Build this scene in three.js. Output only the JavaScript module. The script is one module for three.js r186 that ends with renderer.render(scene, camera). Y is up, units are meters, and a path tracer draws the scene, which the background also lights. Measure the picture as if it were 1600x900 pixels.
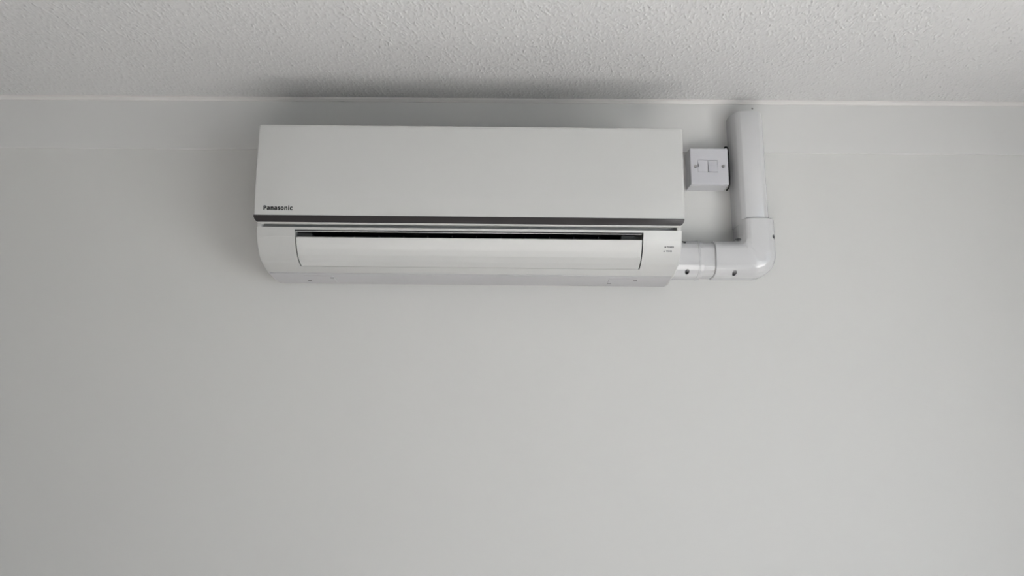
import * as THREE from 'three';
import { mergeGeometries, mergeVertices, toCreasedNormals } from 'three/addons/utils/BufferGeometryUtils.js';
import { RoundedBoxGeometry } from 'three/addons/geometries/RoundedBoxGeometry.js';
import { TextGeometry } from 'three/addons/geometries/TextGeometry.js';
import { FontLoader } from 'three/addons/loaders/FontLoader.js';
import { RectAreaLightUniformsLib } from 'three/addons/lights/RectAreaLightUniformsLib.js';
import { Brush, Evaluator, SUBTRACTION, ADDITION } from 'three-bvh-csg';

// ------------------------------------------------------------------ camera, sky, sun, daylight, exposure
const scene = new THREE.Scene();
const EYE = 1.6, DIST = 1.72, F = 1220;                 // eye height, distance to the wall, focal length in pixels of a 1600 x 900 picture
const camera = new THREE.PerspectiveCamera(2 * Math.atan(450 / F) * 180 / Math.PI, 16 / 9, 0.05, 60);
camera.position.set(0, EYE, DIST);
camera.rotation.order = 'YXZ';
camera.rotation.set(10.6 * Math.PI / 180, 0, 0.0068);
scene.add(camera);

scene.background = new THREE.Color().setRGB(0.6, 0.78, 1.0).multiplyScalar(0.8);
const WIN = { x: 1.72, z0: 1.05, z1: 3.1, y0: 0.42, y1: 2.1 };   // window in the right-hand wall; the sun falls through it onto the floor
RectAreaLightUniformsLib.init();
const daylight = new THREE.RectAreaLight(new THREE.Color().setRGB(0.72, 0.92, 1.14), 1.2, WIN.z1 - WIN.z0 - 0.12, WIN.y1 - WIN.y0 - 0.12);
daylight.name = 'window_daylight';
daylight.position.set(WIN.x - 0.02, (WIN.y0 + WIN.y1) / 2, (WIN.z0 + WIN.z1) / 2);
daylight.lookAt(-5, (WIN.y0 + WIN.y1) / 2, (WIN.z0 + WIN.z1) / 2);
scene.add(daylight);
const sun = new THREE.DirectionalLight(new THREE.Color().setRGB(1.0, 0.974, 0.953), 69);
sun.name = 'sun';
sun.position.set(0.2 + 7.5, 6.2, 2.2);
sun.target.position.set(0.2, 0, 2.2);
sun.castShadow = true;
sun.shadow.mapSize.set(2048, 2048);
Object.assign(sun.shadow.camera, { left: -4, right: 4, top: 4, bottom: -4, near: 0.5, far: 16 });
scene.add(sun, sun.target);

const renderer = new THREE.WebGLRenderer({ antialias: true });
renderer.toneMapping = THREE.LinearToneMapping;
renderer.toneMappingExposure = 1.085;
renderer.shadowMap.enabled = true;

// ------------------------------------------------------------------ helpers
let seed = 1234567;
const rnd = () => { seed |= 0; seed = (seed + 0x6d2b79f5) | 0; let t = Math.imul(seed ^ (seed >>> 15), 1 | seed); t = (t + Math.imul(t ^ (t >>> 7), 61 | t)) ^ t; return ((t ^ (t >>> 14)) >>> 0) / 4294967296; };
const taken = {};
const numbered = (n) => { const k = (taken[n] = (taken[n] ?? -1) + 1); return k ? n + '_' + String(k).padStart(3, '0') : n; };
function mesh(name, geometry, material, parent = scene) {
  const m = new THREE.Mesh(geometry, material);
  m.name = numbered(name); m.castShadow = m.receiveShadow = true;
  parent.add(m);
  return m;
}
function struct(name, geometry, material, label, category, parent = scene) {
  const m = mesh(name, geometry, material, parent);
  m.userData.kind = 'structure';
  if (label) Object.assign(m.userData, { label, category });
  return m;
}
function thing(name, label, category, position, group) {
  const o = new THREE.Group();
  o.name = numbered(name); o.position.set(...position);
  o.userData = { label, category };
  if (group) o.userData.group = group;
  scene.add(o);
  return o;
}
const std = (rgb, roughness, more = {}) => new THREE.MeshStandardMaterial({ color: new THREE.Color().setRGB(...rgb), roughness, ...more });
const box = (x0, x1, y0, y1, z0, z1) => new THREE.BoxGeometry(x1 - x0, y1 - y0, z1 - z0).translate((x0 + x1) / 2, (y0 + y1) / 2, (z0 + z1) / 2);
const rbox = (x0, x1, y0, y1, z0, z1, r, seg = 3) => new RoundedBoxGeometry(x1 - x0, y1 - y0, z1 - z0, seg, r).translate((x0 + x1) / 2, (y0 + y1) / 2, (z0 + z1) / 2);
function metricUv(g, a, b, sx = 1, sy = 1) {            // uv in metres from two position axes
  const p = g.attributes.position, uv = new Float32Array(p.count * 2);
  for (let i = 0; i < p.count; i++) { uv[i * 2] = p.getComponent(i, a) * sx; uv[i * 2 + 1] = p.getComponent(i, b) * sy; }
  return g.setAttribute('uv', new THREE.BufferAttribute(uv, 2));
}
// a prism along x of a profile of [depth z, height y] points
function prismX(profile, x0, x1) {
  const s = new THREE.Shape(profile.map(([z, y]) => new THREE.Vector2(-z, y)));
  return new THREE.ExtrudeGeometry(s, { depth: x1 - x0, bevelEnabled: false, curveSegments: 1 }).rotateY(Math.PI / 2).translate(x0, 0, 0);
}
// triangles between rings of equal length; closed round each ring, capped at both ends
function loft(rings, crease = 0.6) {
  const n = rings[0].length, pos = [], idx = [];
  for (const r of rings) for (const p of r) pos.push(...p);
  for (let k = 0; k + 1 < rings.length; k++) for (let i = 0; i < n; i++) {
    const a = k * n + i, b = k * n + (i + 1) % n, c = a + n, d = b + n;
    idx.push(a, b, d, a, d, c);
  }
  for (const [k, flip] of [[0, true], [rings.length - 1, false]]) {
    const r = rings[k], u = new THREE.Vector3(), v = new THREE.Vector3(), nn = new THREE.Vector3(), P = r.map((p) => new THREE.Vector3(...p));
    const c = P.reduce((s, p) => s.add(p), new THREE.Vector3()).divideScalar(n);
    for (let i = 0; i < n; i++) nn.add(u.subVectors(P[i], c).cross(v.subVectors(P[(i + 1) % n], c)));
    nn.normalize();
    const e1 = u.subVectors(P[1], P[0]).normalize().clone(), e2 = nn.clone().cross(e1);
    const flat = P.map((p) => new THREE.Vector2(p.clone().sub(c).dot(e1), p.clone().sub(c).dot(e2)));
    for (const t of THREE.ShapeUtils.triangulateShape(flat, [])) { const q = t.map((i) => i + k * n); idx.push(...(flip ? [q[0], q[2], q[1]] : q)); }
  }
  const g = new THREE.BufferGeometry();
  g.setAttribute('position', new THREE.Float32BufferAttribute(pos, 3)); g.setIndex(idx);
  // face outward
  let vol = 0; const a = new THREE.Vector3(), b = new THREE.Vector3(), c = new THREE.Vector3();
  for (let i = 0; i < idx.length; i += 3) { a.fromArray(pos, idx[i] * 3); b.fromArray(pos, idx[i + 1] * 3); c.fromArray(pos, idx[i + 2] * 3); vol += a.dot(b.cross(c)); }
  if (vol < 0) { for (let i = 0; i < idx.length; i += 3) [idx[i + 1], idx[i + 2]] = [idx[i + 2], idx[i + 1]]; g.setIndex(idx); }
  const out = toCreasedNormals(g, crease);
  out.setAttribute('uv', new THREE.BufferAttribute(new Float32Array(out.attributes.position.count * 2), 2));
  return out;
}
// profile of [z, y] (counter-clockwise or clockwise), drawn in by d along its normals
function inset(profile, d) {
  const n = profile.length; let area = 0;
  for (let i = 0; i < n; i++) { const [a, b] = profile[i], [c, e] = profile[(i + 1) % n]; area += a * e - c * b; }
  const s = Math.sign(area);
  return profile.map(([z, y], i) => {
    const p = profile[(i + n - 1) % n], q = profile[(i + 1) % n];
    const e1 = [z - p[0], y - p[1]], e2 = [q[0] - z, q[1] - y], l1 = Math.hypot(...e1), l2 = Math.hypot(...e2);
    const n1 = [-e1[1] / l1 * s, e1[0] / l1 * s], n2 = [-e2[1] / l2 * s, e2[0] / l2 * s];
    const m = [n1[0] + n2[0], n1[1] + n2[1]], k = 2 / Math.max(0.8, m[0] * m[0] + m[1] * m[1]);
    return [z + m[0] * k * d, Math.max(0, y + m[1] * k * d) === 0 ? y + m[1] * k * d : y + m[1] * k * d];
  }).map(([z, y], i) => [profile[i][0] < 1e-6 ? 0 : Math.max(0, z), y]);   // the back stays on the wall
}
// a body along x with the ends rounded by radius r
function roundedBody(profile, hw, r, seg = 6) {
  const st = [];
  for (let i = 0; i <= seg; i++) { const t = i / seg * Math.PI / 2; st.push([-(hw - r + r * Math.cos(t)), r * (1 - Math.sin(t))]); }
  const all = [...st, ...st.slice().reverse().map(([x, d]) => [-x, d])];
  return loft(all.map(([x, d]) => inset(profile, d).map(([z, y]) => [x, y, z])), 0.5);
}
const ev = new Evaluator();
ev.attributes = ['position', 'normal']; ev.useGroups = false;
function cut(g, ...tools) {
  const prep = (x) => { const c = x.index ? x.toNonIndexed() : x.clone(); for (const k of Object.keys(c.attributes)) if (!['position', 'normal'].includes(k)) c.deleteAttribute(k); c.clearGroups(); return new Brush(c); };
  let a = prep(g);
  for (const t of tools) { const b = prep(t); a.updateMatrixWorld(); b.updateMatrixWorld(); a = ev.evaluate(a, b, SUBTRACTION); }
  return a.geometry;
}
const spline = (pts, n) => new THREE.CatmullRomCurve3(pts.map(([a, b]) => new THREE.Vector3(a, b, 0)), false, 'centripetal').getPoints(n).map((p) => [p.x, p.y]);
const pick = (table, t) => { for (let i = 0; i + 1 < table.length; i++) { const [a, u] = table[i], [b, v] = table[i + 1]; if (t <= b) return u + (v - u) * (t - a) / (b - a); } return table[table.length - 1][1]; };

// ------------------------------------------------------------------ surface textures (relief only)
function reliefTexture(size, metres, count, long, wide, turn, lo, hi) {   // tiling field of soft dabs
  const h = new Float32Array(size * size), px = size / metres;
  for (let k = 0; k < count; k++) {
    const cx = rnd() * size, cy = rnd() * size, a = turn + (rnd() - 0.5) * 1.1, L = long * px * (0.6 + rnd() * 0.8), W = wide * px * (0.6 + rnd() * 0.8), amp = lo + rnd() * (hi - lo);
    const c = Math.cos(a), s = Math.sin(a), R = Math.ceil(Math.max(L, W) * 1.8);
    for (let j = -R; j <= R; j++) for (let i = -R; i <= R; i++) {
      const u = (c * i + s * j) / L, v = (-s * i + c * j) / W, q = u * u + v * v;
      if (q > 3) continue;
      const x = ((Math.floor(cx) + i) % size + size) % size, y = ((Math.floor(cy) + j) % size + size) % size;
      h[y * size + x] += amp * Math.exp(-q * 1.6);
    }
  }
  let mn = 1e9, mx = -1e9; for (const v of h) { mn = Math.min(mn, v); mx = Math.max(mx, v); }
  const data = new Uint8Array(size * size * 4);
  for (let i = 0; i < h.length; i++) { const v = Math.round((h[i] - mn) / (mx - mn) * 255); data.set([v, v, v, 255], i * 4); }
  const t = new THREE.DataTexture(data, size, size); t.wrapS = t.wrapT = THREE.RepeatWrapping; t.magFilter = THREE.LinearFilter; t.minFilter = THREE.LinearMipmapLinearFilter; t.generateMipmaps = true;
  t.repeat.set(1 / metres, 1 / metres); t.needsUpdate = true;
  return t;
}
const stipple = reliefTexture(2048, 1.3, 52000, 0.005, 0.0024, Math.PI / 2 + 0.3, 0.2, 1);
const roller = reliefTexture(1024, 0.7, 9000, 0.006, 0.005, 0, -1, 1);

// ------------------------------------------------------------------ materials
const M = {
  wall: std([0.504, 0.504, 0.493], 0.62, { bumpMap: roller, bumpScale: 0.00015 }),
  trim: std([0.512, 0.512, 0.506], 0.6, { bumpMap: roller, bumpScale: 0.00015 }),
  ceiling: std([0.50, 0.50, 0.50], 0.75, { bumpMap: stipple, bumpScale: 0.0026 }),
  bead: std([0.526, 0.515, 0.504], 0.6),
  room: std([0.5, 0.5, 0.495], 0.8),
  roomDark: std([0.14, 0.14, 0.14], 0.8),
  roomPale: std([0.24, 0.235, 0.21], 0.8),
  floor: std([0.385, 0.38, 0.375], 0.6),
  patio: std([0.5, 0.49, 0.46], 0.9),
  pvc: std([0.576, 0.576, 0.576], 0.3),
  shell: new THREE.MeshPhysicalMaterial({ color: new THREE.Color().setRGB(0.44, 0.442, 0.434), roughness: 0.38 }),
  shadedShell: std([0.40, 0.398, 0.408], 0.5),  // shell plastic darkened and cooled, shade below the unit put into colour
  accent: new THREE.MeshPhysicalMaterial({ color: new THREE.Color().setRGB(0.03, 0.027, 0.028), roughness: 0.33, specularIntensity: 0.6 }),
  dark: std([0.012, 0.011, 0.012], 0.45),
  duct: std([0.05, 0.047, 0.045], 0.5),
  endBlock: std([0.11, 0.105, 0.10], 0.45),
  ink: new THREE.MeshPhysicalMaterial({ color: new THREE.Color().setRGB(0.008, 0.008, 0.009), roughness: 0.6, specularIntensity: 0.3 }),
  paleInk: std([0.10, 0.10, 0.11], 0.5),
  trunking: std([0.468, 0.469, 0.476], 0.12),
  plate: std([0.42, 0.42, 0.445], 0.35),
  backBox: std([0.43, 0.43, 0.447], 0.42),
  steel: std([0.42, 0.41, 0.40], 0.35, { metalness: 0.9 }),
  screwHole: std([0.16, 0.155, 0.15], 0.6),
  cable: std([0.004, 0.004, 0.004], 0.95),
  glass: new THREE.MeshPhysicalMaterial({ color: 0xffffff, roughness: 0.02, transmission: 1, thickness: 0, ior: 1.5 }),
};

// ------------------------------------------------------------------ the room
const CEIL = EYE + 0.771, X0 = -2.35, X1 = WIN.x, Z1 = 5.2, T = 0.18;
struct('floor', box(X0 - T, X1 + T, -0.2, 0, -T, Z1 + T), M.floor, 'pale floor of the room below the picture', 'floor');
const ceilGeo = metricUv(box(X0 - T, X1 + T, CEIL, CEIL + 0.2, -T, Z1 + T), 0, 2);
struct('ceiling', ceilGeo, M.ceiling, 'white stippled plaster ceiling above the air conditioner', 'ceiling');
struct('wall_back', metricUv(box(X0 - T, X1 + T, 0, CEIL, -T, 0), 0, 1), M.wall, 'smooth white painted wall carrying the air conditioner', 'wall');
struct('wall_front', box(X0 - T, X1 + T, 0, CEIL, Z1, Z1 + T), M.roomDark, 'plain grey wall behind the viewer', 'wall');
struct('wall_left', box(X0 - T, X0, 0, CEIL, 0, Z1), M.roomPale, 'plain white side wall opposite the window', 'wall');
{ // right wall with the opening of the glazed door
  const s = new THREE.Shape([[0, 0], [Z1, 0], [Z1, CEIL], [0, CEIL]].map((p) => new THREE.Vector2(...p)));
  s.holes.push(new THREE.Path([[WIN.z0, WIN.y0], [WIN.z0, WIN.y1], [WIN.z1, WIN.y1], [WIN.z1, WIN.y0]].map((p) => new THREE.Vector2(...p))));
  const g = new THREE.ExtrudeGeometry(s, { depth: T, bevelEnabled: false }).rotateY(-Math.PI / 2).translate(X1 + T, 0, 0);
  struct('wall_right', g, M.room, 'plain white side wall with the window', 'wall');
}
{ // window: frame with one mullion and two panes
  const w = 0.06, x0 = X1 + 0.05, x1 = X1 + 0.11, zm = (WIN.z0 + WIN.z1) / 2;
  const g = mergeGeometries([box(x0, x1, WIN.y0, WIN.y0 + w, WIN.z0, WIN.z1), box(x0, x1, WIN.y1 - w, WIN.y1, WIN.z0, WIN.z1),
    box(x0, x1, WIN.y0 + w, WIN.y1 - w, WIN.z0, WIN.z0 + w), box(x0, x1, WIN.y0 + w, WIN.y1 - w, WIN.z1 - w, WIN.z1), box(x0, x1, WIN.y0 + w, WIN.y1 - w, zm - w / 2, zm + w / 2)]);
  const f = struct('window_1', g, M.pvc, 'white framed window in the side wall', 'window');
  mesh('pane', box(x0 + 0.02, x0 + 0.026, WIN.y0 + w, WIN.y1 - w, WIN.z0 + w, zm - w / 2), M.glass, f);
  mesh('pane', box(x0 + 0.02, x0 + 0.026, WIN.y0 + w, WIN.y1 - w, zm + w / 2, WIN.z1 - w), M.glass, f);
}
struct('patio', box(X1 + T, X1 + 9, -0.3, -0.1, -6, 10), M.patio, 'sunlit paving outside the window', 'ground');

// the flat board along the top of the wall, and the bead of filler under the ceiling
const BAND = 0.128;
{
  const p = [[0, CEIL], [0, CEIL - BAND], [0.002, CEIL - BAND], [0.0028, CEIL - BAND + 0.0008], [0.0028, CEIL]];
  struct('trim_1', metricUv(prismX(p, X0, X1).rotateZ(-0.0004), 0, 1), M.trim, 'flat white board running along the wall top under the ceiling', 'trim');
  const b = [[0.002, CEIL], [0.002, CEIL - 0.009], [0.0055, CEIL - 0.0085], [0.0085, CEIL - 0.004], [0.009, CEIL]];
  struct('trim_2', prismX(b, X0, X1), M.bead, 'thin bead of filler in the corner between board and ceiling', 'trim');
  const hole = mesh('nail_hole', new THREE.CylinderGeometry(0.0022, 0.0018, 0.0008, 16).rotateX(Math.PI / 2).translate(0.559, CEIL - 0.019, 0.0028), M.screwHole, scene.getObjectByName('trim_1'));
}

// ------------------------------------------------------------------ air conditioner
const AC = thing('air_conditioner', 'white wall-mounted split air conditioner with dark strip across its front', 'air conditioner', [-0.0885, EYE + 0.328, 0]);
AC.rotation.z = -0.0028;
const HW = 0.437;
// [height, depth] of the front panel
const panelDepth = [[0.086, 0.186], [0.104, 0.192], [0.14, 0.197], [0.2, 0.199], [0.26, 0.198], [0.297, 0.1965]];
{
  // body behind the panel and the lower front, one shell
  const lower = spline([[0.1795, 0.0825], [0.1745, 0.066], [0.1668, 0.05], [0.1565, 0.036], [0.144, 0.0252], [0.122, 0.0155], [0.097, 0.0085]], 16);
  const prof = [[0, 0.001], [0.02, 0.0], [0.079, 0.0045], [0.084, 0.0052], ...lower.slice().reverse(), [0.1775, 0.0838], [0.1672, 0.0838], [0.1655, 0.0855], [0.1655, 0.102], [0.1555, 0.106], [0.1555, 0.24], [0.1555, 0.278], [0.150, 0.2825], [0, 0.2905]];
  let g = roundedBody(prof, HW - 0.002, 0.005);
  // cavity of the outlet: slot above the flap and the room behind the flap
  const XL = 0.3555;
  const cav = [[0.25, 0.0778], [0.095, 0.0778], [0.085, 0.05], [0.092, 0.028], [0.1145, 0.0165], [0.119, 0.0135], [0.125, -0.003], [0.25, -0.003]];
  // groove that parts the lower cover from the strip above it
  const grooveL = box(-HW + 0.009, -XL + 0.002, 0.0635, 0.0642, 0.1735, 0.25), grooveR = box(XL - 0.002, HW - 0.009, 0.0635, 0.0642, 0.1735, 0.25);
  g = cut(g, prismX(cav, -XL, XL), grooveL, grooveR, box(-HW + 0.02, HW - 0.02, 0.25, 0.35, 0.02, 0.25));
  mesh('housing', g, M.shell, AC);
  // closed ends of the recess under the panel
  for (const q of [-1, 1]) mesh('side_cheek', rbox(q * (HW - 0.009) - 0.0052, q * (HW - 0.009) + 0.0052, 0.078, 0.104, 0.15, 0.1788, 0.003), M.shell, AC);
  // air intake in the top: a dark filter behind the panel, under slender bars
  mesh('intake_filter', box(-HW + 0.0205, HW - 0.0205, 0.2495, 0.256, 0.0205, 0.155), M.duct, AC);
  for (let k = 0; k < 9; k++) { const x = -0.4 + k * 0.1; mesh('intake_bar', rbox(x - 0.0015, x + 0.0015, 0.2755, 0.281, 0.02, 0.178, 0.001, 1), M.shell, AC); }
  // dark liner of the cavity
  const liner = [[0.1775, 0.0776], [0.0952, 0.0776], [0.0852, 0.05], [0.0922, 0.0282], [0.1147, 0.0168], [0.1157, 0.0186], [0.094, 0.0298], [0.0882, 0.05], [0.0975, 0.0768], [0.1775, 0.0768]];
  mesh('outlet_liner', prismX(liner, -XL + 0.0002, XL - 0.0002), M.dark, AC);
  for (const s of [-1, 1]) {
    const x0 = s < 0 ? -XL + 0.0004 : XL - 0.0424, e = prismX([[0.158, 0.0752], [0.0985, 0.0752], [0.0895, 0.05], [0.0955, 0.031], [0.118, 0.0195], [0.135, 0.028], [0.152, 0.045]], x0, x0 + (s < 0 ? 0.03 : 0.042));
    mesh('outlet_end', e, M.endBlock, AC);
  }
  for (let k = 0; k < 12; k++) {                        // upright vanes in the outlet
    const x = -0.29 + k * 0.0505, v = prismX([[0.150, 0.0748], [0.1, 0.0748], [0.0915, 0.05], [0.099, 0.031], [0.125, 0.026], [0.147, 0.045]], x, x + 0.0018);
    mesh('vane', v, M.duct, AC);
  }
  // thin white lip hanging in the top of the slot
  mesh('upper_louver', rbox(-XL + 0.002, XL - 0.0035, 0.0744, 0.0758, 0.1732, 0.1768, 0.0006), M.shell, AC);
  // the flap: a plate that follows the lower front
  const out = spline([[0.1738, 0.0632], [0.1668, 0.05], [0.1565, 0.036], [0.144, 0.0252], [0.1193, 0.0143]], 14);
  const inn = out.map(([z, y], i) => { const q = out[Math.min(i + 1, out.length - 1)], p = out[Math.max(i - 1, 0)], dz = q[0] - p[0], dy = q[1] - p[1], l = Math.hypot(dz, dy); return [z + dy / l * 0.0035, y - dz / l * 0.0035]; });
  mesh('louver_flap', roundedBodyThin([...out, ...inn.reverse()], XL - 0.0022), M.shell, AC);
}
function roundedBodyThin(profile, hw) { return loft([[-hw, 0.0006], [-hw + 0.0006, 0], [hw - 0.0006, 0], [hw, 0.0006]].map(([x, d]) => inset(profile, d).map(([z, y]) => [x, y, z])), 0.5); }
// front panel: rows of [height]; lower corners rounded by 14 mm
const panelHalf = (h, low, r, grow = 0) => { const t = h - low; const k = t < r ? r - Math.sqrt(Math.max(0, r * r - (r - t) * (r - t))) : 0; const top = 0.2962 - h, k2 = top < 0.004 ? 0.004 - Math.sqrt(Math.max(0, 0.016e-3 - (0.004 - top) ** 2)) : 0; return HW - k - k2 + grow; };
function panelStrip(h0, h1, low, r, thick, lift, rows, edge = 0.004, rowEdge = 0.0025) {
  const rings = [], hs = [];
  for (let j = 0; j <= rows; j++) { const t = j / rows; hs.push(h0 + (h1 - h0) * (t < 0.5 ? 2 * t * t : 1 - 2 * (1 - t) * (1 - t))); }
  const ring = (h, back) => {
    const w = panelHalf(h, low, r), D = pick(panelDepth, h) + lift - back, pts = [], B = pick(panelDepth, h) + lift - thick;
    pts.push([-w, h, B]);
    for (let i = 0; i <= 5; i++) { const a = i / 5 * Math.PI / 2; pts.push([-w + edge * (1 - Math.sin(a)) * 1 - edge * 0 + 0, h, D - edge * (1 - Math.sin(i / 5 * Math.PI / 2))]); pts[pts.length - 1][0] = -w + edge * (1 - Math.cos(a)); }
    for (let i = 1; i < 8; i++) pts.push([-w + edge + (2 * w - 2 * edge) * i / 8, h, D]);
    for (let i = 5; i >= 0; i--) { const a = i / 5 * Math.PI / 2; pts.push([w - edge * (1 - Math.cos(a)), h, D - edge * (1 - Math.sin(a))]); }
    pts.push([w, h, B]);
    return pts;
  };
  hs.forEach((h) => { const b = Math.min(h - h0, h1 - h); rings.push(ring(h, b < rowEdge ? rowEdge - Math.sqrt(Math.max(0, rowEdge ** 2 - (rowEdge - b) ** 2)) : 0)); });
  return loft(rings, 0.45);
}
const panel = mesh('front_panel', panelStrip(0.0885, 0.2962, 0.0885, 0.0145, 0.0048, 0, 60), M.shell, AC);
mesh('accent_strip', panelStrip(0.0906, 0.1042, 0.0895, 0.0135, 0.0035, 0.0006, 24, 0.002, 0.0004), M.accent, panel);

const font = await new FontLoader().loadAsync('fonts/droid/droid_sans_bold.typeface.json');
function lettering(text, width, height, x, y, z, tilt, heavy = 0) {   // extruded lettering, 0.3 mm thick, left edge at x, base line at y
  const g = new TextGeometry(text, { font, size: 1, depth: 1, curveSegments: 5, bevelEnabled: heavy > 0, bevelSize: heavy, bevelThickness: 0.01, bevelSegments: 1 });
  g.computeBoundingBox();
  const b = g.boundingBox, cap = b.max.y;
  return g.translate(-b.min.x, 0, 0).scale(width / (b.max.x - b.min.x), height / cap, 0.0003).rotateX(tilt).translate(x, y, z);
}
mesh('lettering', lettering('Panasonic', 0.0592, 0.0094, -0.4165, 0.1143, 0.1936, 0.138, 0.028), M.ink, panel);
// indicator marks on the right of the lower front
for (const [k, [word, w, x, h]] of [['POWER', 0.0142, 0.4045, 0.0497], ['TIMER', 0.0122, 0.4035, 0.0423]].entries()) {
  const z = 0.1668 - k * 0.0054, tilt = 0.55 + k * 0.07;
  mesh('indicator_lamp', new THREE.CylinderGeometry(0.0014, 0.0014, 0.001, 16).rotateX(Math.PI / 2 + tilt).translate(x - 0.0035 - k * 0.0006, h + 0.0012, z + 0.0006), M.ink, AC);
  mesh('lettering', lettering(word, w, 0.0031, x, h, z, tilt, 0.02), M.paleInk, AC);
}
// added plate under the housing, coloured darker and cooler to paint its shade
mesh('shade_plate', roundedBodyThin([[0.004, -0.0004], [0.021, -0.0012], [0.08, 0.0035], [0.0885, 0.0048], [0.0885, 0.0066], [0.02, 0.004], [0.004, 0.003]], HW - 0.008), M.shadedShell, AC);
// clips below the housing, in the same shade-toned colour
for (const s of [-1, 1]) {
  const c = mesh('clip', rbox(-0.031, 0.031, -0.0012, 0.002, -0.026, 0.026, 0.001).rotateX(-0.075).translate(s * 0.328, 0.0014, 0.05), M.shadedShell, AC);
  for (const q of [-1, 1]) mesh('notch', rbox(q * 0.027 - 0.004, q * 0.027 + 0.004, -0.0017, 0.001, q * 0.012 - 0.002, q * 0.012 + 0.002, 0.0006, 1).rotateX(-0.075).translate(s * 0.328, 0.0014, 0.05), M.duct, c);
}

// ------------------------------------------------------------------ pipe trunking
// D-shaped section: across u in [-w/2, w/2], depth v
function section(w, d, flat = 0.34, side = 0.42, n = 12) {
  const p = [[-w / 2, 0]], rx = w / 2 * (1 - flat), ry = d * (1 - side);
  for (let i = 0; i <= n; i++) { const a = i / n * Math.PI / 2; p.push([-w / 2 + rx * (1 - Math.cos(a)), d * side + ry * Math.sin(a)]); }
  for (let i = n; i >= 0; i--) { const a = i / n * Math.PI / 2; p.push([w / 2 - rx * (1 - Math.cos(a)), d * side + ry * Math.sin(a)]); }
  p.push([w / 2, 0]);
  return p;
}
// sweep a section along stations [x, y, angle of the across direction, scale]
const sweep = (sec, stations) => loft(stations.map(([x, y, a, k = 1]) => sec.map(([u, v]) => [x + Math.cos(a) * u * k, y + Math.sin(a) * u * k, v * (k < 1 ? (k + 1) / 2 : k)])), 0.5);
const TH = EYE;                                           // heights below are above the eye
const ductX = 0.5365, runY = TH + 0.3838;
{ // upright duct
  const t = thing('trunking_duct', 'tall upright white plastic pipe trunking between switch box and ceiling', 'trunking', [ductX, TH + 0.46, 0]);
  t.rotation.z = 0.012;
  const L = 0.262;
  mesh('duct_cover', sweep(section(0.074, 0.058), [[0, 0, 0, 0.985], [0, 0.001, 0], [0, L - 0.001, 0], [0, L, 0, 0.985]]), M.trunking, t);
  mesh('duct_base', box(-0.0345, 0.0345, 0.0, L + 0.004, 0, 0.008), M.trunking, t);
}
{ // elbow
  const EX = 0.5425, w = 0.082, ri = 0.015, ro = 0.05, sec = section(w, 0.063);
  const t = thing('trunking_elbow', 'white plastic trunking elbow turning from upright duct towards the air conditioner', 'trunking', [EX, runY, 0]);
  const top = TH + 0.4715 - runY, left = 0.4435 - EX, c0 = -w / 2 - ri;
  const rows = [];                                         // pairs of points: inner edge, outer edge, and how far the rim is drawn in
  rows.push([[-w / 2, top], [w / 2, top], 0.97], [[-w / 2, top - 0.0015], [w / 2, top - 0.0015], 1]);
  const s1 = -w / 2 + ro, straight = -c0 - s1, arc = ro * Math.PI / 2, whole = 2 * straight + arc, N = 28;
  for (let i = 0; i <= N; i++) {
    const a = i / N * Math.PI / 2, l = i / N * whole, b = Math.min(Math.max((l - straight) / ro, 0), Math.PI / 2);
    const inner = [c0 + ri * Math.cos(a), -c0 - ri * Math.sin(a) ];
    const outer = l < straight ? [w / 2, -c0 - l] : l > straight + arc ? [w / 2 - ro - (l - straight - arc), -w / 2] : [w / 2 - ro + ro * Math.cos(b), s1 - ro * Math.sin(b)];
    rows.push([inner, outer, 1]);
  }
  rows.push([[left + 0.0015, w / 2], [left + 0.0015, -w / 2], 1], [[left, w / 2], [left, -w / 2], 0.97]);
  const body = loft(rows.map(([p, q, k]) => sec.map(([u, v]) => { const f = 0.5 + u / w * k; return [p[0] + (q[0] - p[0]) * f, p[1] + (q[1] - p[1]) * f, v * k]; })), 0.5);
  const spots = [[-0.0432, 0.0422], [0.033, 0.047], [-0.0565, -0.0345]];
  const g = cut(body, ...spots.map(([x, y]) => new THREE.CylinderGeometry(0.0048, 0.0048, 0.06, 20).rotateX(Math.PI / 2).translate(x, y, 0.026 + 0.03)));
  mesh('elbow_cover', g, M.trunking, t);
  for (const [x, y] of spots) screw(t, x, y, 0.026, 0.004);
}
function screw(parent, x, y, z, r) {
  const g = cut(new THREE.CylinderGeometry(r * 0.8, r, 0.0022, 20).rotateX(Math.PI / 2), box(-r * 1.2, r * 1.2, -0.00035, 0.00035, 0.0003, 0.003), box(-0.00035, 0.00035, -r * 1.2, r * 1.2, 0.0003, 0.003)).translate(x, y, z + 0.0011);
  return mesh('screw', g, M.steel, parent);
}
{ // short level duct
  const t = thing('trunking_duct', 'short level piece of white plastic trunking between elbow and coupling', 'trunking', [0.418, runY, 0]);
  mesh('duct_cover', sweep(section(0.0765, 0.0585), [[0.0, 0, -Math.PI / 2], [0.0255, 0, -Math.PI / 2]]), M.trunking, t);
}
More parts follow.
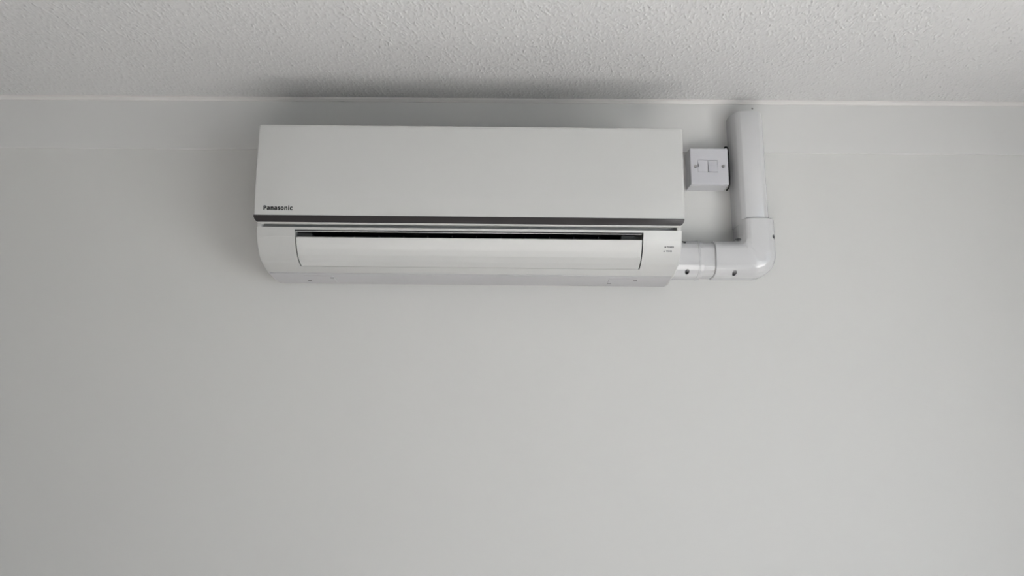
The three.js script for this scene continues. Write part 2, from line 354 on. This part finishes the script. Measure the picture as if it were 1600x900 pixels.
{ // coupling against the air conditioner
  const t = thing('trunking_coupling', 'white plastic trunking coupling with two screws beside the air conditioner', 'trunking', [0.348, runY, 0]);
  const sec = section(0.082, 0.0605), R = -Math.PI / 2, spots = [[0.0305, 0.0355], [0.0345, -0.0325]];
  const g = cut(sweep(sec, [[0.003, 0, R, 1], [0.059, 0, R, 1], [0.0598, 0, R, 1.015], [0.0625, 0, R, 1.015], [0.0635, 0, R, 0.985], [0.0705, 0, R, 0.98]]), ...spots.map(([x, y]) => new THREE.CylinderGeometry(0.0048, 0.0048, 0.06, 20).rotateX(Math.PI / 2).translate(x, y, 0.026 + 0.03)));
  mesh('coupling_cover', g, M.trunking, t);
  for (const [x, y] of spots) screw(t, x, y, 0.026, 0.004);
}

// ------------------------------------------------------------------ fused switch box
{
  const t = thing('fused_switch', 'square white wall switch box with a rocker and two screws beside the upright trunking', 'switch', [0.441, TH + 0.594, 0]);
  const s = 0.0428, Z = 0.006;
  mesh('back_box', rbox(-s, s, -s, s, 0, 0.0395, 0.002), M.backBox, t);
  const plate = cut(rbox(-s, s, -s, s, 0.0398, 0.0485, 0.0026, 4),
    box(-0.026, -0.0037, -0.0143, 0.0143, 0.047, 0.06), box(-0.0029, 0.0185, -0.0143, 0.0143, 0.044, 0.06),
    ...[-1, 1].map((q) => new THREE.CylinderGeometry(0.0039, 0.0039, 0.01, 20).rotateX(Math.PI / 2).translate(q * 0.0312, 0, 0.0474 + 0.005)));
  mesh('face_plate', plate, M.plate, t);
  const carrier = mesh('fuse_carrier', cut(rbox(-0.0255, -0.0041, -0.0139, 0.0139, 0.0465, 0.0488, 0.0005, 2), box(-0.0253, -0.0238, -0.0016, 0.0056, 0.0475, 0.06)), M.plate, t);
  mesh('slot', box(-0.0253, -0.0238, -0.0016, 0.0056, 0.0471, 0.0477), M.dark, carrier);
  const rocker = prismX([[0.0442, 0.0137], [0.0478, 0.0137], [0.0489, 0.0], [0.0514, -0.0138], [0.0442, -0.0138]], -0.0021, 0.018);
  mesh('rocker', rocker, M.plate, t);
  for (const q of [-1, 1]) screw(t, q * 0.0312, 0, 0.0475, 0.0034);
}
{ // cable between the trunking and the switch box
  const c = new THREE.CatmullRomCurve3([[0.4812, 0.635, 0.026], [0.4818, 0.643, 0.029], [0.4835, 0.6455, 0.032], [0.4862, 0.643, 0.036], [0.4872, 0.632, 0.039], [0.4875, 0.60, 0.040], [0.4875, 0.565, 0.040], [0.487, 0.5505, 0.036], [0.485, 0.546, 0.022]].map(([x, y, z]) => new THREE.Vector3(x, TH + y, z)));
  const m = mesh('cable', new THREE.TubeGeometry(c, 60, 0.0019, 10), M.cable);
  m.userData = { label: 'thin black cable in the gap between the switch box and the upright trunking', category: 'cable' };
}

renderer.render(scene, camera);
